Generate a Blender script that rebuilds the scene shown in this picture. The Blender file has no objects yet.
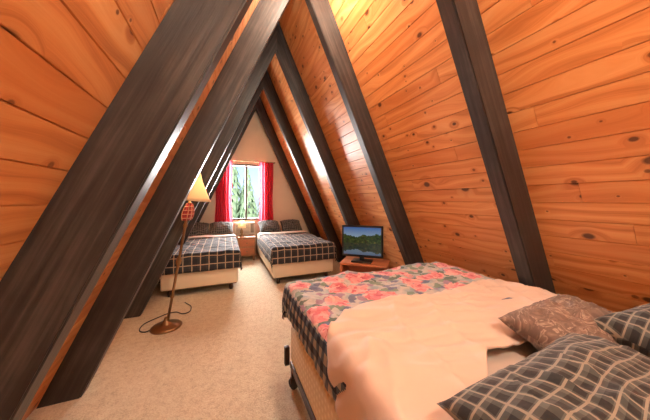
import bpy, bmesh, math, random
from mathutils import Vector, Matrix, noise
random.seed(4)
scene=bpy.context.scene
scene.view_settings.view_transform='Standard'
scene.view_settings.look='None'
scene.view_settings.exposure=0.0

# ---------------- camera ----------------
F=240.0; U0=225.0; VH=200.0; H=1.25
theta=math.atan((325-U0)/F)
cam=bpy.data.cameras.new('camera'); cam.sensor_width=36; cam.lens=F/650*36
cam.shift_y=-(210-VH)/650; cam.clip_start=0.02
co=bpy.data.objects.new('camera',cam); scene.collection.objects.link(co)
co.location=(0,0,H); co.rotation_euler=(math.pi/2,0,-theta); scene.camera=co

# ---------------- room geometry params ----------------
M=2.2; CR=3.37; CL=0.60
ZR=H+(CR+CL)/2; XC=(CR-CL)/(2*M)
D=0.185                      # beam depth (perpendicular)
DN=D*math.sqrt(1+M*M)        # vertical offset of wall plane
ZW=ZR+DN                     # ridge of plank plane
YB=-1.2; YF=5.62
BYR=[-0.16,0.965,2.14,3.27,4.40,5.49]; BYL=[-0.10,1.055,2.08,3.23,4.36,5.49]; BT=0.09

# ---------------- helpers ----------------
def link(o): scene.collection.objects.link(o); return o
def obj(name,verts,faces,mat=None,uvs=None,smooth=False,parent=None):
    me=bpy.data.meshes.new(name); me.from_pydata(verts,[],faces); me.update()
    if uvs is not None:
        l=me.uv_layers.new(name='UVMap')
        for p in me.polygons:
            for li in p.loop_indices: l.data[li].uv=uvs[me.loops[li].vertex_index]
    if smooth:
        for p in me.polygons: p.use_smooth=True
    o=bpy.data.objects.new(name,me)
    if mat: me.materials.append(mat)
    link(o)
    if parent: o.parent=parent
    return o
def empty(name,loc=(0,0,0)):
    o=bpy.data.objects.new(name,None); o.empty_display_size=0.1; link(o); o.location=loc
    return o
def box(name,x0,x1,y0,y1,z0,z1,mat,bev=0.0,parent=None,seg=2,rot=None,smooth=True):
    bm=bmesh.new(); bmesh.ops.create_cube(bm,size=1)
    for v in bm.verts:
        v.co=Vector(((v.co.x)*(x1-x0),(v.co.y)*(y1-y0),(v.co.z)*(z1-z0)))
    if bev>0:
        bmesh.ops.bevel(bm,geom=bm.edges[:],offset=bev,segments=seg,profile=0.5,affect='EDGES')
    me=bpy.data.meshes.new(name); bm.to_mesh(me); bm.free()
    if bev>0 and smooth:
        for p in me.polygons: p.use_smooth=True
    me.materials.append(mat)
    o=bpy.data.objects.new(name,me); link(o)
    o.location=((x0+x1)/2,(y0+y1)/2,(z0+z1)/2)
    if rot: o.rotation_euler=rot
    if parent: o.parent=parent
    return o
def lathe(name,prof,mat,parent=None,n=32,loc=(0,0,0),cap=True):
    vs=[];fs=[]
    for r,z in prof:
        for i in range(n):
            a=2*math.pi*i/n; vs.append((r*math.cos(a),r*math.sin(a),z))
    for k in range(len(prof)-1):
        for i in range(n):
            j=(i+1)%n; fs.append((k*n+i,k*n+j,(k+1)*n+j,(k+1)*n+i))
    if cap:
        fs.append(tuple(range(n))[::-1]); fs.append(tuple((len(prof)-1)*n+i for i in range(n)))
    o=obj(name,vs,fs,mat,smooth=True,parent=parent); o.location=loc
    return o
def tube(name,pts,r,mat,parent=None,cyc=False):
    cu=bpy.data.curves.new(name,'CURVE'); cu.dimensions='3D'; cu.bevel_depth=r; cu.bevel_resolution=3
    sp=cu.splines.new('BEZIER'); sp.bezier_points.add(len(pts)-1)
    for b,p in zip(sp.bezier_points,pts):
        b.co=p; b.handle_left_type=b.handle_right_type='AUTO'
    sp.use_cyclic_u=cyc
    o=bpy.data.objects.new(name,cu); cu.materials.append(mat); link(o)
    if parent: o.parent=parent
    return o

# ---------------- node helpers ----------------
class NT:
    def __init__(s,name):
        s.m=bpy.data.materials.new(name); s.m.use_nodes=True; s.t=s.m.node_tree; s.n=s.t.nodes
        s.b=s.n['Principled BSDF']; s.out=s.n['Material Output']
    def new(s,t,**k):
        n=s.n.new(t)
        for a,b in k.items(): setattr(n,a,b)
        return n
    def l(s,a,b): s.t.links.new(a,b)
    def inp(s,n,i,v):
        if v is None: return
        if hasattr(v,'is_output') : s.l(v,n.inputs[i])
        else: n.inputs[i].default_value=v
    def math(s,op,a,b=None,c=None,clamp=False):
        n=s.new('ShaderNodeMath',operation=op,use_clamp=clamp)
        s.inp(n,0,a); s.inp(n,1,b); s.inp(n,2,c); return n.outputs[0]
    def mix(s,f,a,b,bt='MIX'):
        n=s.new('ShaderNodeMix',data_type='RGBA',blend_type=bt)
        s.inp(n,0,f)
        for i,v in ((6,a),(7,b)):
            if hasattr(v,'is_output'): s.l(v,n.inputs[i])
            else: n.inputs[i].default_value=(*v,1) if len(v)==3 else v
        return n.outputs[2]
    def ramp(s,f,stops,interp='LINEAR'):
        n=s.new('ShaderNodeValToRGB'); cr=n.color_ramp; cr.interpolation=interp
        while len(cr.elements)<len(stops): cr.elements.new(0.5)
        for e,(p,c) in zip(cr.elements,stops):
            e.position=p; e.color=(*c,1) if len(c)==3 else c
        s.l(f,n.inputs[0]); return n.outputs[0]
    def uv(s): return s.new('ShaderNodeTexCoord').outputs['UV']
    def objc(s): return s.new('ShaderNodeTexCoord').outputs['Object']
    def sep(s,v):
        n=s.new('ShaderNodeSeparateXYZ'); s.l(v,n.inputs[0]); return n.outputs
    def comb(s,x,y,z=0.0):
        n=s.new('ShaderNodeCombineXYZ'); s.inp(n,0,x); s.inp(n,1,y); s.inp(n,2,z); return n.outputs[0]
    def noise(s,v,scale,detail=3,rough=0.5,dist=0.0):
        n=s.new('ShaderNodeTexNoise'); s.l(v,n.inputs['Vector']); n.inputs['Scale'].default_value=scale
        n.inputs['Detail'].default_value=detail; n.inputs['Roughness'].default_value=rough; n.inputs['Distortion'].default_value=dist
        return n.outputs[0]
    def bump(s,h,strength=0.3,dist=0.01):
        n=s.new('ShaderNodeBump'); s.l(h,n.inputs['Height']); n.inputs['Strength'].default_value=strength; n.inputs['Distance'].default_value=dist
        s.l(n.outputs[0],s.b.inputs['Normal'])
    def set(s,**k):
        for a,v in k.items():
            i=a.replace('_',' ')
            if hasattr(v,'is_output'): s.l(v,s.b.inputs[i])
            else: s.b.inputs[i].default_value=(*v,1) if isinstance(v,tuple) and len(v)==3 else v
def plain(name,col,rough=0.6,metal=0.0,var=0.12,scale=8.0,bump=0.0,bscale=60,sheen=0.0):
    t=NT(name); n=t.noise(t.objc(),scale,4)
    c=t.mix(n,tuple(x*(1-var) for x in col),tuple(min(1,x*(1+var)) for x in col))
    t.set(Base_Color=c,Roughness=rough,Metallic=metal)
    if sheen: t.b.inputs['Sheen Weight'].default_value=sheen
    if bump>0: t.bump(t.noise(t.objc(),bscale,3),bump,0.01)
    return t.m

# ---- knotty pine ----
def pine():
    t=NT('knotty_pine')
    g=t.new('ShaderNodeNewGeometry'); rnd=g.outputs['Random Per Island']
    x,y,_=t.sep(t.uv())
    xo=t.math('ADD',x,t.math('MULTIPLY',rnd,37.0)); yo=t.math('ADD',y,t.math('MULTIPLY',rnd,11.0))
    wv=t.noise(t.comb(t.math('MULTIPLY',xo,14),t.math('MULTIPLY',yo,14)),1.0,2)
    wv=t.math('MULTIPLY',t.math('SUBTRACT',wv,0.5),0.5)
    def knots(sx,sy,thr,s0,s1,off):
        vo=t.new('ShaderNodeTexVoronoi',voronoi_dimensions='2D')
        t.l(t.comb(t.math('MULTIPLY_ADD',xo,sx,off),t.math('MULTIPLY_ADD',yo,sy,off)),vo.inputs['Vector']); vo.inputs['Scale'].default_value=1.0
        cr=t.sep(vo.outputs['Color'])
        present=t.math('GREATER_THAN',cr[0],thr)
        size=t.math('MULTIPLY_ADD',t.math('POWER',cr[1],2.0),s1,s0)
        dn=t.math('ADD',t.math('DIVIDE',vo.outputs['Distance'],size),wv)
        k=t.math('MULTIPLY',t.math('MULTIPLY',t.math('SUBTRACT',1.15,dn,clamp=True),present),2.2,clamp=True)
        h=t.math('MULTIPLY',t.math('SUBTRACT',1.0,t.math('DIVIDE',dn,3.2),clamp=True),present)
        return k,h,cr[2]
    k1,h1,r1=knots(3.2,4.4,0.42,0.045,0.060,0.0)
    k2,h2,r2=knots(7.0,8.0,0.70,0.04,0.06,5.3)
    halo=t.math('MAXIMUM',h1,t.math('MULTIPLY',h2,0.5))
    # grain
    warp=t.noise(t.comb(t.math('MULTIPLY',xo,1.1),t.math('MULTIPLY',yo,4.0)),1.0,2)
    gy=t.math('ADD',t.math('MULTIPLY',yo,30.0),t.math('MULTIPLY',warp,9.0))
    gy=t.math('ADD',gy,t.math('MULTIPLY',halo,3.0))
    grain=t.noise(t.comb(t.math('MULTIPLY',xo,0.9),gy),1.0,4,0.6)
    fine=t.noise(t.comb(t.math('MULTIPLY',xo,5.0),t.math('MULTIPLY',gy,7.0)),1.0,3,0.6)
    ring=t.math('MULTIPLY_ADD',t.math('SINE',t.math('MULTIPLY',gy,2.4)),0.5,0.5)
    gg=t.math('ADD',t.math('MULTIPLY',grain,0.60),t.math('MULTIPLY',ring,0.17))
    gg=t.math('ADD',gg,t.math('MULTIPLY',fine,0.25))
    col=t.ramp(gg,[(0.28,(0.50,0.175,0.048)),(0.5,(0.79,0.365,0.132)),(0.74,(0.92,0.56,0.25))])
    big=t.noise(t.comb(t.math('MULTIPLY',xo,0.8),t.math('MULTIPLY',yo,2.0)),1.0,2)
    v=t.math('ADD',t.math('MULTIPLY',rnd,0.80),t.math('MULTIPLY',big,0.45))
    v=t.math('SUBTRACT',v,0.25,clamp=True)
    col=t.mix(t.math('MULTIPLY',v,0.8,clamp=True),col,(0.60,0.20,0.055))
    col=t.mix(t.math('MULTIPLY',halo,0.5),col,(0.42,0.13,0.035))
    col=t.mix(t.math('MULTIPLY',k1,0.9),col,(0.085,0.026,0.010))
    col=t.mix(t.math('MULTIPLY',k2,0.8),col,(0.14,0.04,0.012))
    t.set(Base_Color=col,Roughness=t.math('MULTIPLY_ADD',grain,0.25,0.24))
    t.b.inputs['Coat Weight'].default_value=0.3; t.b.inputs['Coat Roughness'].default_value=0.15
    t.bump(gg,0.12,0.004)
    return t.m
PINE=pine()
def beammat():
    t=NT('dark_painted_beam'); o=t.objc(); x,y,z=t.sep(o)
    across=t.math('ADD',t.math('ABSOLUTE',t.math('SUBTRACT',x,XC)),t.math('DIVIDE',z,M))
    g=t.noise(t.comb(t.math('MULTIPLY',across,45.0),t.math('MULTIPLY',y,45.0),t.math('MULTIPLY',z,2.2)),1.0,4,0.6)
    n=t.noise(o,5,5,0.6)
    c=t.ramp(t.math('MULTIPLY_ADD',g,0.7,t.math('MULTIPLY',n,0.3)),[(0.35,(0.017,0.015,0.015)),(0.5,(0.034,0.030,0.029)),(0.66,(0.075,0.064,0.058))])
    t.set(Base_Color=c,Roughness=t.math('MULTIPLY_ADD',g,0.25,0.34)); t.bump(g,0.35,0.006); return t.m
BEAM=beammat()
def carpet():
    t=NT('beige_carpet'); o=t.objc()
    a=t.noise(o,100,4,0.75); b=t.noise(o,26,4,0.7); c=t.noise(o,2.0,2)
    f=t.math('ADD',t.math('MULTIPLY',a,0.6),t.math('MULTIPLY',b,0.4))
    col=t.ramp(f,[(0.36,(0.55,0.41,0.26)),(0.5,(0.84,0.69,0.49)),(0.62,(0.95,0.84,0.65))])
    col=t.mix(t.math('MULTIPLY',c,0.3),col,(0.76,0.58,0.37))
    t.set(Base_Color=col,Roughness=0.95); t.b.inputs['Sheen Weight'].default_value=0.2
    t.bump(f,1.0,0.028); return t.m
CARPET=carpet()
def plaid(name,base,dark,line,step=0.085,w=0.10):
    t=NT(name); x,y,_=t.sep(t.uv())
    def band(v,off,width,st=step):
        f=t.math('FRACT',t.math('ADD',t.math('DIVIDE',v,st),off)); return t.math('LESS_THAN',f,width)
    c=t.mix(t.math('MULTIPLY',t.math('ADD',band(x,0,0.5,step),band(y,0,0.5,step)),0.5),base,dark)
    lx=band(x,0.2,w); ly=band(y,0.2,w)
    ln=t.math('MAXIMUM',lx,ly)
    c=t.mix(t.math('MULTIPLY',ln,0.85),c,line)
    n=t.noise(t.uv(),120,2); c=t.mix(t.math('MULTIPLY',n,0.12),c,(0.2,0.17,0.14))
    t.set(Base_Color=c,Roughness=0.9); t.b.inputs['Sheen Weight'].default_value=0.1
    t.bump(t.noise(t.uv(),25,3),0.25,0.02); return t.m
PLAID=plaid('dark_plaid_fabric',(0.026,0.032,0.045),(0.007,0.010,0.018),(0.50,0.38,0.27),0.10,0.11)
PLAID2=plaid('pillow_plaid_fabric',(0.085,0.10,0.10),(0.008,0.011,0.017),(0.28,0.26,0.22),0.036,0.12)
REDPLAID=plaid('red_plaid_fabric',(0.55,0.05,0.05),(0.25,0.02,0.03),(0.7,0.55,0.4),0.05,0.12)
CREAM=plain('cream_ticking',(0.80,0.68,0.52),0.85,var=0.06,bump=0.15,bscale=30)
WHITE=plain('white_sheet_fabric',(0.76,0.68,0.61),0.85,var=0.04,bump=0.1,bscale=20)
PEACH=plain('top_sheet_fabric',(0.70,0.57,0.49),0.85,var=0.04,bump=0.12,bscale=25)
METAL=plain('dark_frame_metal',(0.07,0.04,0.03),0.45,0.8)
BLACK=plain('black_plastic',(0.012,0.012,0.013),0.3,var=0.05)
RUBBER=plain('black_rubber',(0.02,0.018,0.016),0.7)
GABLE=plain('cream_painted_wall',(0.84,0.70,0.54),0.8,var=0.05)
BRASS=plain('antique_brass',(0.30,0.18,0.09),0.35,0.85)
STANDW=plain('reddish_stand_wood',(0.50,0.17,0.07),0.4,var=0.3,scale=12)
NIGHTW=plain('nightstand_wood',(0.40,0.18,0.08),0.5,var=0.3,scale=12)
ALU=plain('dark_window_frame_paint',(0.10,0.085,0.08),0.4)
ACW=plain('ac_offwhite_plastic',(0.78,0.68,0.55),0.5)
GRILL=plain('ac_grille_grey',(0.25,0.2,0.16),0.5)
def ticking():
    t=NT('ribbed_box_spring_ticking'); x,y,_=t.sep(t.uv())
    s=t.math('MULTIPLY_ADD',t.math('SINE',t.math('MULTIPLY',x,180.0)),0.5,0.5)
    s2=t.math('MULTIPLY_ADD',t.math('SINE',t.math('MULTIPLY',y,180.0)),0.5,0.5)
    k=t.math('MULTIPLY',s,s2)
    c=t.mix(k,(0.72,0.55,0.34),(0.86,0.72,0.50)); t.set(Base_Color=c,Roughness=0.85); t.bump(k,0.4,0.005); return t.m
TICK=ticking()
def floral():
    t=NT('floral_quilt_fabric'); uv=t.uv(); x,y,_=t.sep(uv)
    wn=t.new('ShaderNodeTexNoise'); t.l(uv,wn.inputs['Vector']); wn.inputs['Scale'].default_value=14; wn.inputs['Detail'].default_value=4
    va=t.new('ShaderNodeVectorMath',operation='MULTIPLY_ADD'); t.l(wn.outputs['Color'],va.inputs[0]); va.inputs[1].default_value=(0.11,0.11,0); t.l(uv,va.inputs[2])
    def vor(scale,v):
        n=t.new('ShaderNodeTexVoronoi',voronoi_dimensions='2D'); t.l(v,n.inputs['Vector']); n.inputs['Scale'].default_value=scale; return n
    base=t.ramp(t.noise(uv,9,4),[(0.35,(0.26,0.34,0.42)),(0.5,(0.52,0.50,0.48)),(0.65,(0.30,0.39,0.44))])
    leaf=vor(20,va.outputs[0]); ls=t.sep(leaf.outputs['Color'])
    lf=t.math('MULTIPLY',t.math('LESS_THAN',leaf.outputs['Distance'],0.55),t.math('GREATER_THAN',ls[1],0.2))
    lcol=t.ramp(ls[0],[(0.0,(0.06,0.12,0.09)),(0.25,(0.15,0.24,0.18)),(0.45,(0.09,0.12,0.24)),(0.62,(0.30,0.17,0.28)),(0.78,(0.62,0.31,0.33)),(0.90,(0.52,0.49,0.43))],'CONSTANT')
    c=t.mix(t.math('MULTIPLY',lf,0.8),base,lcol)
    rose=vor(6.0,va.outputs[0])
    pet=vor(40,va.outputs[0])
    rcol=t.ramp(t.math('ADD',t.math('MULTIPLY',t.sep(pet.outputs['Color'])[0],0.6),t.math('MULTIPLY',rose.outputs['Distance'],0.8)),
        [(0.05,(0.40,0.06,0.10)),(0.3,(0.60,0.17,0.21)),(0.55,(0.72,0.33,0.34)),(0.9,(0.78,0.52,0.48))])
    pres=t.math('GREATER_THAN',t.sep(rose.outputs['Color'])[1],0.25)
    thr=t.math('MULTIPLY_ADD',t.noise(uv,26,2),0.34,0.25)
    rf=t.math('MULTIPLY',t.math('LESS_THAN',rose.outputs['Distance'],thr),pres)
    c=t.mix(rf,c,rcol)
    b=t.math('MAXIMUM',t.math('LESS_THAN',y,0.20),t.math('LESS_THAN',x,0.13))
    def half(v,st): return t.math('LESS_THAN',t.math('FRACT',t.math('DIVIDE',v,st)),0.5)
    gi=t.math('MULTIPLY',t.math('ADD',half(x,0.06),half(y,0.06)),0.5)
    gc=t.ramp(gi,[(0.0,(0.015,0.02,0.05)),(0.4,(0.08,0.11,0.16)),(0.9,(0.40,0.38,0.34))],'CONSTANT')
    c=t.mix(b,c,gc)
    t.set(Base_Color=c,Roughness=0.9); t.bump(t.noise(uv,18,3),0.4,0.025); return t.m
FLORAL=floral()
def paisley():
    t=NT('grey_brown_paisley_fabric'); uv=t.uv()
    n=t.noise(uv,13,3,0.6,1.6)
    k=t.math('FRACT',t.math('MULTIPLY',n,5.0))
    c=t.ramp(k,[(0.0,(0.17,0.12,0.10)),(0.40,(0.21,0.155,0.13)),(0.52,(0.36,0.29,0.24)),(0.70,(0.15,0.105,0.09))])
    t.set(Base_Color=c,Roughness=0.75); t.bump(t.noise(uv,20,3),0.3,0.02); return t.m
PAIS=paisley()
def curtainm():
    t=NT('sheer_red_curtain'); 
    t.set(Base_Color=t.mix(t.noise(t.objc(),20,2),(0.50,0.03,0.07),(0.62,0.06,0.11)),Roughness=0.8)
    tr=t.new('ShaderNodeBsdfTranslucent'); tr.inputs[0].default_value=(0.85,0.12,0.17,1)
    ms=t.new('ShaderNodeMixShader'); ms.inputs[0].default_value=0.5
    t.l(t.b.outputs[0],ms.inputs[1]); t.l(tr.outputs[0],ms.inputs[2]); t.l(ms.outputs[0],t.out.inputs[0]); return t.m
CURT=curtainm()
def shadem():
    t=NT('fabric_lampshade'); t.set(Base_Color=(0.86,0.74,0.56),Roughness=0.8)
    tr=t.new('ShaderNodeBsdfTranslucent'); tr.inputs[0].default_value=(0.95,0.80,0.58,1)
    ms=t.new('ShaderNodeMixShader'); ms.inputs[0].default_value=0.55
    t.l(t.b.outputs[0],ms.inputs[1]); t.l(tr.outputs[0],ms.inputs[2]); t.l(ms.outputs[0],t.out.inputs[0]); return t.m
SHADE=shadem()
def emis(name,col,s):
    t=NT(name); t.b.inputs['Emission Color'].default_value=(*col,1); t.b.inputs['Emission Strength'].default_value=s
    t.set(Base_Color=col); return t.m
BULB=emis('lit_bulb',(1.0,0.85,0.62),5)
def screenm():
    t=NT('tv_screen_landscape'); x,y,_=t.sep(t.uv())
    ym=t.math('ABSOLUTE',t.math('SUBTRACT',y,0.42))
    hn=t.noise(t.comb(t.math('MULTIPLY',x,3.0),0.3),1.0,5,0.6)
    hill=t.math('MULTIPLY_ADD',hn,0.65,-0.08)
    hill=t.math('ADD',hill,t.math('MULTIPLY',t.math('ABSOLUTE',t.math('SUBTRACT',x,0.45)),0.25))
    island=t.math('LESS_THAN',ym,hill)
    sky=t.ramp(ym,[(0.0,(0.80,0.55,0.28)),(0.25,(0.35,0.50,0.65)),(0.6,(0.04,0.16,0.50))])
    land=t.ramp(t.noise(t.uv(),14,4),[(0.35,(0.008,0.02,0.012)),(0.6,(0.05,0.10,0.02)),(0.75,(0.30,0.18,0.04))])
    c=t.mix(island,sky,land)
    c=t.mix(t.math('MULTIPLY',t.math('LESS_THAN',y,0.42),0.5),c,(0.01,0.025,0.04))
    t.l(c,t.b.inputs['Emission Color']); t.b.inputs['Emission Strength'].default_value=0.5
    t.set(Base_Color=(0.01,0.01,0.01),Roughness=0.15); return t.m
SCREEN=screenm()

# ---------------- room shell ----------------
def slope_pt(side,s,y,off=0.0):
    L=math.sqrt(1+M*M)
    x=XC+side*(s/L)+side*off*M/L; z=ZW-s*M/L+off/L
    return (x,y,z)
SL=ZW/M*math.sqrt(1+M*M)
def plank_wall(name,side):
    vs=[];fs=[];uvs=[];PW=0.112;n=int(math.ceil(SL/PW)); 
    rg=random.Random(7 if side>0 else 12)
    def addq(pts,uv):
        i=len(vs); vs.extend(pts); uvs.extend(uv); return i
    g=0.003; dp=0.006
    for k in range(n):
        s0=k*PW; s1=min((k+1)*PW,SL)
        if s1-s0<0.02: continue
        y=YB-rg.random()*1.5
        while y<YF:
            ln=rg.uniform(1.6,3.8); y0=max(y,YB); y1=min(y+ln,YF); y+=ln
            if y1-y0<0.05: continue
            front=[(s0+g,y0+g*.25),(s1-g,y0+g*.25),(s1-g,y1-g*.25),(s0+g,y1-g*.25)]
            back=[(s0,y0),(s1,y0),(s1,y1),(s0,y1)]
            i=addq([slope_pt(side,s,yy,0.0) for s,yy in front]+[slope_pt(side,s,yy,dp) for s,yy in back],
                   [(yy,s) for s,yy in front]+[(yy,s) for s,yy in back])
            quads=[(0,1,2,3),(4,5,1,0),(5,6,2,1),(6,7,3,2),(7,4,0,3)]
            for q in quads:
                q=tuple(i+a for a in q); fs.append(q if side<0 else q[::-1])
    a=[slope_pt(side,0,YB,dp),slope_pt(side,SL,YB,dp),slope_pt(side,SL,YF,dp),slope_pt(side,0,YF,dp)]
    b=[slope_pt(side,0,YB,0.12),slope_pt(side,SL,YB,0.12),slope_pt(side,SL,YF,0.12),slope_pt(side,0,YF,0.12)]
    i=addq(a+b,[(0,0)]*8)
    for q in [(0,1,2,3),(7,6,5,4),(0,4,5,1),(1,5,6,2),(2,6,7,3),(3,7,4,0)]: fs.append(tuple(i+c for c in q))
    return obj(name,vs,fs,PINE,uvs)
plank_wall('wall_left',-1); plank_wall('wall_right',1)
HW=ZW/M
box('floor',XC-HW-0.3,XC+HW+0.3,YB-0.15,YF+0.15,-0.1,0,CARPET)

WX0,WX1,WZ0,WZ1=0.08,0.80,0.80,2.05
def gable(name,y0,y1,hole):
    vs=[];fs=[]
    def xl(z): return XC-(ZW-z)/M-0.03
    def xr(z): return XC+(ZW-z)/M+0.03
    if hole:
        polys=[[(xl(0),0),(xr(0),0),(xr(WZ0),WZ0),(xl(WZ0),WZ0)],
               [(xl(WZ0),WZ0),(WX0,WZ0),(WX0,WZ1),(xl(WZ1),WZ1)],
               [(WX1,WZ0),(xr(WZ0),WZ0),(xr(WZ1),WZ1),(WX1,WZ1)],
               [(xl(WZ1),WZ1),(xr(WZ1),WZ1),(XC,ZW+0.05)]]
    else: polys=[[(xl(0),0),(xr(0),0),(XC,ZW+0.05)]]
    for p in polys:
        i=len(vs); n=len(p)
        vs+= [(x,y0,z) for x,z in p]+[(x,y1,z) for x,z in p]
        fs.append(tuple(range(i,i+n))); fs.append(tuple(range(i+2*n-1,i+n-1,-1)))
        for k in range(n): j=(k+1)%n; fs.append((i+k,i+j,i+n+j,i+n+k))
    return obj(name,vs,fs,GABLE)
gable('wall_back',YF,YF+0.12,True)
gable('wall_front',YB-0.12,YB,False)

def rafter(side,yf):
    y0=yf-BT
    def xi(z): return XC+side*(ZR-z)/M
    def xo(z): return XC+side*(ZW-z)/M-side*0.001
    prof=[(xi(0.0),0.001),(xo(0.0),0.001),(XC+side*0.0,ZW-0.005),(XC,ZR)]
    bm=bmesh.new()
    a=[bm.verts.new((x,y0,z)) for x,z in prof]; b=[bm.verts.new((x,yf,z)) for x,z in prof]
    bm.faces.new(a); bm.faces.new(b[::-1])
    for k in range(4):
        j=(k+1)%4; bm.faces.new((a[j],a[k],b[k],b[j]))
    bmesh.ops.recalc_face_normals(bm,faces=bm.faces)
    ed=[e for e in bm.edges if abs(e.verts[0].co.y-e.verts[1].co.y)<1e-6 and {round(e.verts[0].co.x,3),round(e.verts[1].co.x,3)}=={round(xi(0),3),round(XC,3)} and min(e.verts[0].co.z,e.verts[1].co.z)<0.1 and max(e.verts[0].co.z,e.verts[1].co.z)<ZR+.01]
    bmesh.ops.bevel(bm,geom=ed,offset=0.006,segments=2,affect='EDGES')
    me=bpy.data.meshes.new('rafter_beam'); bm.to_mesh(me); bm.free(); me.materials.append(BEAM)
    link(bpy.data.objects.new('rafter_beam',me))
for y in BYL: rafter(-1,y)
for y in BYR: rafter(1,y)

# ---------------- window / curtains / AC ----------------
w=empty('window_1',(0,0,0))
yc=YF+0.05
box('frame_left',WX0,WX0+0.04,yc-0.03,yc+0.03,WZ0,WZ1,ALU,0.003,w)
box('frame_right',WX1-0.04,WX1,yc-0.03,yc+0.03,WZ0,WZ1,ALU,0.003,w)
box('frame_top',WX0,WX1,yc-0.03,yc+0.03,WZ1-0.04,WZ1,ALU,0.003,w)
box('frame_sill',WX0,WX1,yc-0.03,yc+0.03,WZ0,WZ0+0.04,ALU,0.003,w)
box('frame_mullion',(WX0+WX1)/2-0.02,(WX0+WX1)/2+0.02,yc-0.025,yc+0.025,WZ0,WZ1,ALU,0.003,w)
def curtain(name,x0,x1,z0,z1,y,seed):
    nx,nz=70,30; vs=[];fs=[]
    for j in range(nz+1):
        v=j/nz; z=z1+(z0-z1)*v
        cx=(x0+x1)/2
        for i in range(nx+1):
            u=i/nx; amp=0.022+0.014*v
            pinch=1-0.14*math.exp(-((v-0.6)/0.25)**2)
            x=cx+(x0-cx+(x1-x0)*u)*(0.94+0.06*v)*pinch
            yy=y+amp*math.sin(u*2*math.pi*5+seed+0.6*math.sin(v*3))+0.006*math.sin(u*40+seed*2)
            vs.append((x,yy,z))
    for j in range(nz):
        for i in range(nx):
            a=j*(nx+1)+i; fs.append((a,a+1,a+nx+2,a+nx+1))
    o=obj(name,vs,fs,CURT,smooth=True); return o
c1=curtain('window_curtain',-0.21,0.16,0.70,2.10,YF-0.075,0.3)
c2=curtain('window_curtain.001',0.70,1.04,0.70,2.10,YF-0.075,1.4)
rod=empty('curtain_rod')
tube('rod',[(-0.24,YF-0.075,2.105),(0.4,YF-0.075,2.105),(1.07,YF-0.075,2.105)],0.009,BRASS,rod)
for x in (-0.22,1.05): box('bracket',x-0.008,x+0.008,YF-0.08,YF,2.09,2.115,BRASS,0,rod)
ac=empty('air_conditioner')
box('body',0.19,0.62,YF-0.10,YF-0.002,0.50,0.76,ACW,0.012,ac)
for k in range(7):
    z=0.53+k*0.028; box('louver',0.22,0.50,YF-0.108,YF-0.098,z,z+0.010,GRILL,0.001,ac)
box('control_panel',0.52,0.59,YF-0.108,YF-0.098,0.53,0.73,GRILL,0.002,ac)
ns=empty('nightstand')
nx0,nx1,ny0,ny1=0.25,0.58,YF-0.46,YF-0.12
box('top',nx0-0.01,nx1+0.01,ny0-0.01,ny1,0.46,0.485,NIGHTW,0.004,ns)
box('carcass',nx0,nx1,ny0,ny1-0.01,0.10,0.46,NIGHTW,0.004,ns)
for z in (0.30,0.13): 
    box('drawer_front',nx0+0.02,nx1-0.02,ny0-0.012,ny0,z,z+0.14,STANDW,0.003,ns)
    box('knob',(nx0+nx1)/2-0.012,(nx0+nx1)/2+0.012,ny0-0.03,ny0-0.012,z+0.055,z+0.078,BRASS,0.004,ns)
for x in (nx0+0.02,nx1-0.02):
    for y in (ny0+0.03,ny1-0.04): box('leg',x-0.015,x+0.015,y-0.015,y+0.015,0.0,0.10,NIGHTW,0.002,ns)
tl=empty('table_lamp',(0.325,YF-0.30,0.486))
lathe('base',[(0.05,0.0),(0.052,0.01),(0.03,0.025),(0.018,0.05),(0.035,0.09),(0.03,0.13),(0.010,0.15),(0.008,0.22)],BRASS,tl,24)
s_=lathe('shade',[(0.085,0.18),(0.075,0.23),(0.052,0.33)],SHADE,tl,32,cap=False); s_.modifiers.new('s','SOLIDIFY').thickness=0.002
lathe('bulb',[(0.008,0.21),(0.02,0.23),(0.022,0.255),(0.008,0.275)],BULB,tl,16)

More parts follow.
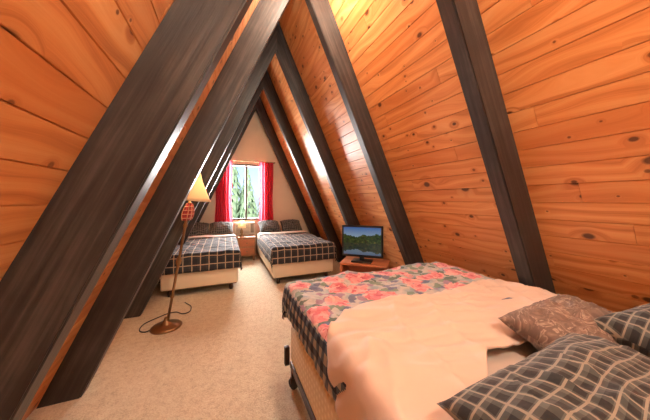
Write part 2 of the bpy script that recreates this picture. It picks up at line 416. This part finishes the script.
# ---------------- textiles ----------------
def nz(x,y,z=0.0): return noise.noise(Vector((x,y,z)))
def drape(name,x0,x1,y0,y1,ztop,dl,dr,d0,d1,mat,parent,r=0.035,amp=0.008,seed=0.0,res=0.02,edge=None,fold=0.015,flip=False,crown=0.0,thick=0.012,ridge=0.0,crease=0.0):
    s0,s1=x0-dl,x1+dr; t0,t1=y0-d0,y1+d1
    nx=int((s1-s0)/res)+1; ny=int((t1-t0)/res)+1
    vs=[];fs=[];uv=[]
    out=lambda e:r*(1-math.exp(-e/r)) if e>0 else 0
    for j in range(ny+1):
        for i in range(nx+1):
            u=i/nx; v=j/ny
            s=s0+(s1-s0)*u; t=t0+(t1-t0)*v
            if edge: s,t=edge(u,v,s,t)
            exl=max(x0-s,0) if dl>0 else 0; exr=max(s-x1,0) if dr>0 else 0
            eyl=max(y0-t,0) if d0>0 else 0; eyr=max(t-y1,0) if d1>0 else 0
            ex=exl+exr; ey=eyl+eyr
            dzx=ex-out(ex); dzy=ey-out(ey)
            dz=(dzx**3+dzy**3)**(1/3.0) if (dzx>0 or dzy>0) else 0
            cx=min(max(s,x0),x1); cy=min(max(t,y0),y1)
            if dl<=0 and s<x0: cx=s
            if dr<=0 and s>x1: cx=s
            if d0<=0 and t<y0: cy=t
            if d1<=0 and t>y1: cy=t
            wob=abs(nz(s*4+t*4,seed,2.0))*1.6+0.4*math.sin((s+t)*26+seed)**2
            fx=out(ex)+fold*wob*min(1,dzx*6); fy=out(ey)+fold*wob*min(1,dzy*6)
            x=cx+(-fx if exl>0 else fx if exr>0 else 0)
            y=cy+(-fy if eyl>0 else fy if eyr>0 else 0)
            top=max(0.0,1-dz*8)
            w=amp*(nz(s*3+seed,t*3,0.5)*1.2+nz(s*8,t*8,seed)*0.6)
            if ridge: 
                q=nz(s*2.2+t*3.2+seed,(t-s)*1.2,seed); w+=ridge*(max(0,1-abs(q)*5))**2
                q=nz(s*5-t*2.0+seed,(t+s)*1.6,seed+5); w+=ridge*0.6*(max(0,1-abs(q)*5))**2
            if crease:
                wx=s+0.05*nz(s*2.5,t*2.5,seed+9); wt=t+0.05*nz(s*2.5+7,t*2.5,seed+9)
                q=nz((wx*0.45+wt)*8,(wt*0.45-wx)*1.0,seed+1); w+=crease*(max(0,1-abs(q)*3.5))**1.5
                q=nz((wx*0.15+wt)*14,(wt*0.15-wx)*1.5,seed+3); w+=crease*0.45*(max(0,1-abs(q)*3.5))**1.5
            uu=(cx-x0)/(x1-x0)*2-1; vv=(cy-y0)/(y1-y0)*2-1
            z=ztop-dz+(w+abs(amp))*top+crown*(1-uu*uu)*(1-vv*vv)
            vs.append((x,y,z)); uv.append((s-s0,(t1-t)) if flip else (s-s0,t-t0))
    for j in range(ny):
        for i in range(nx):
            a=j*(nx+1)+i; fs.append((a,a+1,a+nx+2,a+nx+1))
    o=obj(name,vs,fs,mat,uv,smooth=True,parent=parent)
    m=o.modifiers.new('thickness','SOLIDIFY'); m.thickness=thick; m.offset=1
    return o
def pillow(name,loc,sx,sy,h,mat,rot=(0,0,0),parent=None,seed=0.0,amp=0.014):
    n=48; vs=[];fs=[];uv=[]
    for side in (1,-1):
        for j in range(n+1):
            for i in range(n+1):
                u=i/n*2-1; v=j/n*2-1
                prof=(max(0,1-abs(u)**2.6)*max(0,1-abs(v)**2.6))**0.5
                x=u*sx/2*(1-0.07*(1-v*v)); y=v*sy/2*(1-0.07*(1-u*u))
                w=amp*(nz(u*2.5+seed,v*2.5,side)+0.6*nz(u*6,v*6+seed,side))*prof
                q=nz(u*3+seed,v*1.5-u,seed+side); w+=amp*1.0*(max(0,1-abs(q)*5))**2*prof
                z=side*(h/2*prof)+w
                vs.append((x,y,z)); uv.append((x+0.5+0.02*nz(u*2,v*2,seed),y+0.5+0.02*nz(u*2+5,v*2,seed)+(3.3 if side<0 else 0)))
    N=(n+1)**2
    for k in range(2):
        for j in range(n):
            for i in range(n):
                a=k*N+j*(n+1)+i; q=(a,a+1,a+n+2,a+n+1); fs.append(q if k==0 else q[::-1])
    o=obj(name,vs,fs,mat,uv,smooth=True)
    bm=bmesh.new(); bm.from_mesh(o.data); bmesh.ops.remove_doubles(bm,verts=bm.verts,dist=1e-5); bm.to_mesh(o.data); bm.free()
    o.location=loc; o.rotation_euler=rot
    if parent: o.parent=parent
    return o
def uvbox(name,x0,x1,y0,y1,z0,z1,mat,bev,parent,seg=3):
    o=box(name,x0,x1,y0,y1,z0,z1,mat,bev,parent,seg)
    me=o.data; l=me.uv_layers.new(name='UVMap')
    for p in me.polygons:
        n=p.normal
        for li in p.loop_indices:
            c=me.vertices[me.loops[li].vertex_index].co
            if abs(n.z)>0.7: l.data[li].uv=(c.x,c.y)
            elif abs(n.x)>0.7: l.data[li].uv=(c.y,c.z)
            else: l.data[li].uv=(c.x,c.z)
    return o

# ---- twin beds ----
def twin(name,x0,x1,y0,y1,seed):
    b=empty(name)
    for x in (x0+0.10,x1-0.10):
        for y in (y0+0.10,y1-0.15):
            o=lathe('leg',[(0.022,0.0),(0.026,0.03),(0.020,0.10)],METAL,b,16,(x,y,0))
    box('frame_rail',x0+0.03,x1-0.03,y0+0.05,y1-0.05,0.085,0.105,METAL,0.003,b)
    uvbox('box_spring',x0+0.01,x1-0.01,y0+0.01,y1,0.10,0.33,CREAM,0.025,b)
    uvbox('mattress',x0+0.01,x1-0.01,y0+0.01,y1,0.33,0.53,WHITE,0.045,b)
    drape('plaid_comforter',x0+0.02,x1-0.02,y0+0.02,y1-0.45,0.535,0.24,0.24,0.25,0.0,PLAID,b,seed=seed,amp=0.010,res=0.025,fold=0.018,ridge=0.014)
    drape('folded_sheet',x0+0.02,x1-0.02,y1-0.66,y1-0.42,0.565,0.14,0.14,0,0,WHITE,b,seed=seed+2,amp=0.006,res=0.03,fold=0.006)
    pillow('pillow_a',(x0+0.25,y1-0.22,0.67),0.46,0.40,0.21,PLAID2,(0.5,0,0.05),b,seed)
    pillow('pillow_b',(x1-0.25,y1-0.22,0.67),0.46,0.40,0.21,PLAID2,(0.5,0,-0.06),b,seed+4)
    return b
twin('twin_bed',-0.76,0.18,3.54,5.48,1.0)
twin('twin_bed.001',0.64,1.62,3.50,5.48,3.0)

# ---- big bed ----
bx0,bx1,by0,by1=0.39,1.74,-0.30,1.60
bed=empty('double_bed')
uvbox('box_spring',bx0+0.015,bx1-0.015,by0,by1-0.01,0.17,0.42,TICK,0.03,bed)
uvbox('mattress',bx0+0.01,bx1-0.01,by0,by1-0.01,0.42,0.645,TICK,0.05,bed)
for x in (bx0+0.02,bx1-0.02): box('side_rail',x-0.012,x+0.012,by0+0.05,by1-0.04,0.14,0.18,METAL,0.002,bed)
for y in (by1-0.06,0.65,by0+0.1): box('cross_rail',bx0+0.02,bx1-0.02,y-0.015,y+0.015,0.14,0.165,METAL,0.002,bed)
for x in (bx0+0.03,bx1-0.05):
    for y in (by1-0.05,by0+0.12):
        box('leg',x-0.016,x+0.016,y-0.016,y+0.016,0.07,0.15,METAL,0.002,bed)
        wv=lathe('caster_wheel',[(0.012,-0.016),(0.034,-0.014),(0.036,0),(0.034,0.014),(0.012,0.016)],RUBBER,bed,24,(x,y,0.036)); wv.rotation_euler=(0,math.pi/2,0.5)
        box('caster_fork',x-0.022,x+0.022,y-0.006,y+0.006,0.036,0.078,METAL,0.002,bed)
box('foot_bracket',bx0-0.02,bx0+0.012,by1-0.02,by1+0.012,0.14,0.26,METAL,0.003,bed)
drape('fitted_sheet',bx0+0.03,bx1-0.03,by0+0.04,by1-0.04,0.645,0.07,0.07,0.07,0.07,WHITE,bed,seed=7,amp=0.005,fold=0.004,ridge=0.006,crease=0.005,thick=0.006)
drape('floral_quilt',bx0+0.02,bx1-0.02,0.70,by1-0.02,0.670,0.17,0.20,0.0,0.26,FLORAL,bed,seed=2,amp=0.013,fold=0.02,flip=True,ridge=0.012,crease=0.006,res=0.016)
def sheet_edge(u,v,s,t):
    far=1.08-0.06*(u)+0.025*math.sin(u*9)-0.40*max(0,1-u/0.30)**1.3
    near=0.58+0.03*math.sin(u*7+1)-0.55*max(0,1-u/0.40)
    return s,near+(far-near)*v
drape('top_sheet',bx0+0.02,bx1-0.03,0.55,1.2,0.698,0.24,0.16,0.0,0.0,PEACH,bed,seed=11,amp=0.009,fold=0.035,edge=sheet_edge,ridge=0.016,crease=0.014,res=0.010,thick=0.008)
pillow('plaid_pillow_a',(0.81,0.20,0.75),0.68,0.48,0.20,PLAID2,(0.10,0.0,0.06),bed,1.5)
pillow('plaid_pillow_b',(1.49,0.19,0.77),0.60,0.46,0.21,PLAID2,(0.15,0,-0.1),bed,2.5)
pillow('paisley_pillow',(1.25,0.49,0.75),0.50,0.28,0.16,PAIS,(0.25,0.0,0.05),bed,5.5)

# ---------------- TV + stand ----------------
st=empty('tv_stand',(1.71,2.72,0)); 
box('top',-0.30,0.30,-0.19,0.19,0.42,0.445,STANDW,0.004,st)
box('shelf',-0.28,0.28,-0.17,0.17,0.12,0.14,STANDW,0.003,st)
for x in (-0.28,0.28):
    box('side_panel',x-0.012,x+0.012,-0.18,0.18,0.0,0.42,STANDW,0.003,st)
box('back_panel',-0.27,0.27,0.16,0.172,0.02,0.42,STANDW,0,st)
st.rotation_euler=(0,0,math.radians(-42))
tv=empty('television',(1.655,2.71,0.446))
box('base',-0.13,0.13,-0.09,0.09,0,0.018,BLACK,0.006,tv)
box('neck',-0.03,0.03,-0.015,0.025,0.015,0.09,BLACK,0.004,tv)
box('bezel',-0.27,0.27,-0.015,0.03,0.06,0.47,BLACK,0.008,tv)
box('back_cover',-0.19,0.19,0.028,0.055,0.12,0.40,BLACK,0.01,tv)
obj('screen',[(-0.245,-0.0155,0.09),(0.245,-0.0155,0.09),(0.245,-0.0155,0.447),(-0.245,-0.0155,0.447)],[(0,1,2,3)],SCREEN,[(0,0),(1,0),(1,1),(0,1)],parent=tv)
tv.rotation_euler=(0,0,math.radians(-42))

# ---------------- floor lamp ----------------
lb=Vector((-0.53,2.77,0)); lt=Vector((-0.30,2.62,1.30))
lamp=empty('floor_lamp')
lathe('base',[(0.13,0.0),(0.135,0.012),(0.12,0.025),(0.06,0.035),(0.035,0.05),(0.022,0.08),(0.018,0.10)],BRASS,lamp,40,lb)
dirv=(lt-lb).normalized(); q=Vector((0,0,1)).rotation_difference(dirv)
Lp=(lt-lb).length
pole=lathe('pole',[(0.012,0.06),(0.012,0.30),(0.020,0.32),(0.012,0.34),(0.012,0.62),(0.024,0.65),(0.026,0.68),(0.012,0.72),(0.012,1.0),(0.022,1.03),(0.012,1.06),(0.010,Lp)],BRASS,lamp,20,lb)
pole.rotation_mode='QUATERNION'; pole.rotation_quaternion=q
q2=Vector((0,0,1)).rotation_difference(Vector((0.10,-0.02,1)).normalized())
sh=lathe('shade',[(0.180,-0.05),(0.160,-0.02),(0.122,0.06),(0.085,0.14),(0.066,0.20),(0.064,0.215)],SHADE,lamp,48,lt,cap=False)
sh.rotation_mode='QUATERNION'; sh.rotation_quaternion=q2
md=sh.modifiers.new('s','SOLIDIFY'); md.thickness=0.003
lathe('bulb',[(0.008,0.0),(0.018,0.02),(0.030,0.06),(0.026,0.09),(0.010,0.105)],BULB,lamp,20,lt)
vs=[];fs=[];uv=[];n=28;mrows=10
for j in range(mrows+1):
    v=j/mrows
    for i in range(n):
        a=2*math.pi*i/n; r=(0.022+0.026*math.sin(v*math.pi*0.8))*(1+0.22*math.sin(a*5+v*2))
        c=lt+(lb-lt)*((0.08+0.17*v)/Lp)
        vs.append((c.x+r*math.cos(a),c.y+r*math.sin(a),c.z)); uv.append((a*0.05,v*0.22))
for j in range(mrows):
    for i in range(n): k=(i+1)%n; fs.append((j*n+i,j*n+k,(j+1)*n+k,(j+1)*n+i))
obj('red_plaid_cloth',vs,fs,REDPLAID,uv,smooth=True,parent=lamp)
tube('power_cord',[lb+Vector((-0.12,0,0.006)),(-0.70,2.74,0.006),(-0.76,2.87,0.006),(-0.66,3.02,0.006),(-0.52,3.1,0.006),(-0.40,3.02,0.006),(-0.36,3.15,0.006),(-0.45,3.35,0.006)],0.005,BLACK,lamp)

# ---------------- exterior ----------------
FOL=plain('foliage',(0.30,0.42,0.25),0.8,var=0.6,scale=3)
BARK=plain('bark',(0.22,0.15,0.10),0.9)
GRASS=plain('grass',(0.40,0.48,0.30),0.9,var=0.4)
box('ground_outside',-20,20,YF+0.6,40,-2.6,-2.5,GRASS)
rg=random.Random(3)
for k,(tx,ty,hh) in enumerate([(-1.6,11,6),(-0.2,12,5.2),(1.1,13.5,5.6),(2.0,11.5,6),(2.9,15,8),(-3,15,8),(0.3,16,7.5),(4.5,17,9)]):
    t=empty('pine_tree' if k==0 else 'pine_tree.%03d'%k,(tx,ty,-2.5))
    lathe('trunk',[(0.16,0),(0.10,hh*0.5),(0.03,hh)],BARK,t,12)
    vs=[];fs=[]
    for L in range(16):
        z=hh*(0.12+0.85*L/16); R=(1-L/17)*hh*0.22
        for i in range(18):
            a=i/18*6.283+rg.random()*0.4; rr=R*rg.uniform(0.8,1.15); c=Vector((math.cos(a),math.sin(a),0)); p=Vector((-c.y,c.x,0))*R*0.2
            b=len(vs); base=Vector((0,0,z+hh*0.05)); tip=c*rr+Vector((0,0,z-hh*0.03))
            vs+=[base,base+c*rr*0.6+p,tip,base+c*rr*0.6-p+Vector((0,0,-0.05))]; fs.append((b,b+1,b+2,b+3))
    obj('boughs',[tuple(v) for v in vs],fs,FOL,parent=t)

# ---------------- lights ----------------
def light(name,typ,loc,power,col,size=0.1,rot=None,parent=None):
    d=bpy.data.lights.new(name,typ); d.energy=power; d.color=col
    if typ=='POINT': d.shadow_soft_size=size
    if typ=='AREA': d.size=size
    o=bpy.data.objects.new(name,d); link(o); o.location=loc
    if rot: o.rotation_euler=rot
    if parent: o.parent=parent
    return o
WC=(1.0,0.85,0.68)
def pendant(name,loc,power,drop=0.14):
    e=empty(name,loc)
    lathe('canopy',[(0.05,0.0),(0.06,-0.02),(0.05,-0.03)],BRASS,e,24)
    light('lamp_light','POINT',(0,0,-drop),power,WC,0.12,parent=e)
    return e
pendant('ceiling_light',(XC,-0.70,ZR-0.15),84,0.55)
pendant('ceiling_light.001',(XC,1.62,ZR-0.03),56)
pendant('ceiling_light.002',(XC,0.35,ZR-0.03),20)
light('lamp_glow','POINT',lt+Vector((0,0,0.13)),20,(1.0,0.78,0.50),0.03,parent=lamp)
light('table_lamp_glow','POINT',(0,0,0.25),6,(1.0,0.82,0.58),0.02,parent=tl)
light('window_daylight','AREA',((WX0+WX1)/2,YF+0.5,1.5),320,(0.99,0.96,0.93),1.0,(-math.pi/2,0,0))
s=light('sun','SUN',(0,-5,10),6.0,(1,0.96,0.88)); s.rotation_euler=(math.radians(50),0,math.radians(-15))
W=bpy.data.worlds.new('sky'); scene.world=W; W.use_nodes=True
bg=W.node_tree.nodes['Background']; sky=W.node_tree.nodes.new('ShaderNodeTexSky'); sky.sky_type='HOSEK_WILKIE'
sky.sun_direction=(0.3,-0.6,0.75); sky.turbidity=6
W.node_tree.links.new(sky.outputs[0],bg.inputs[0]); bg.inputs[1].default_value=7.0
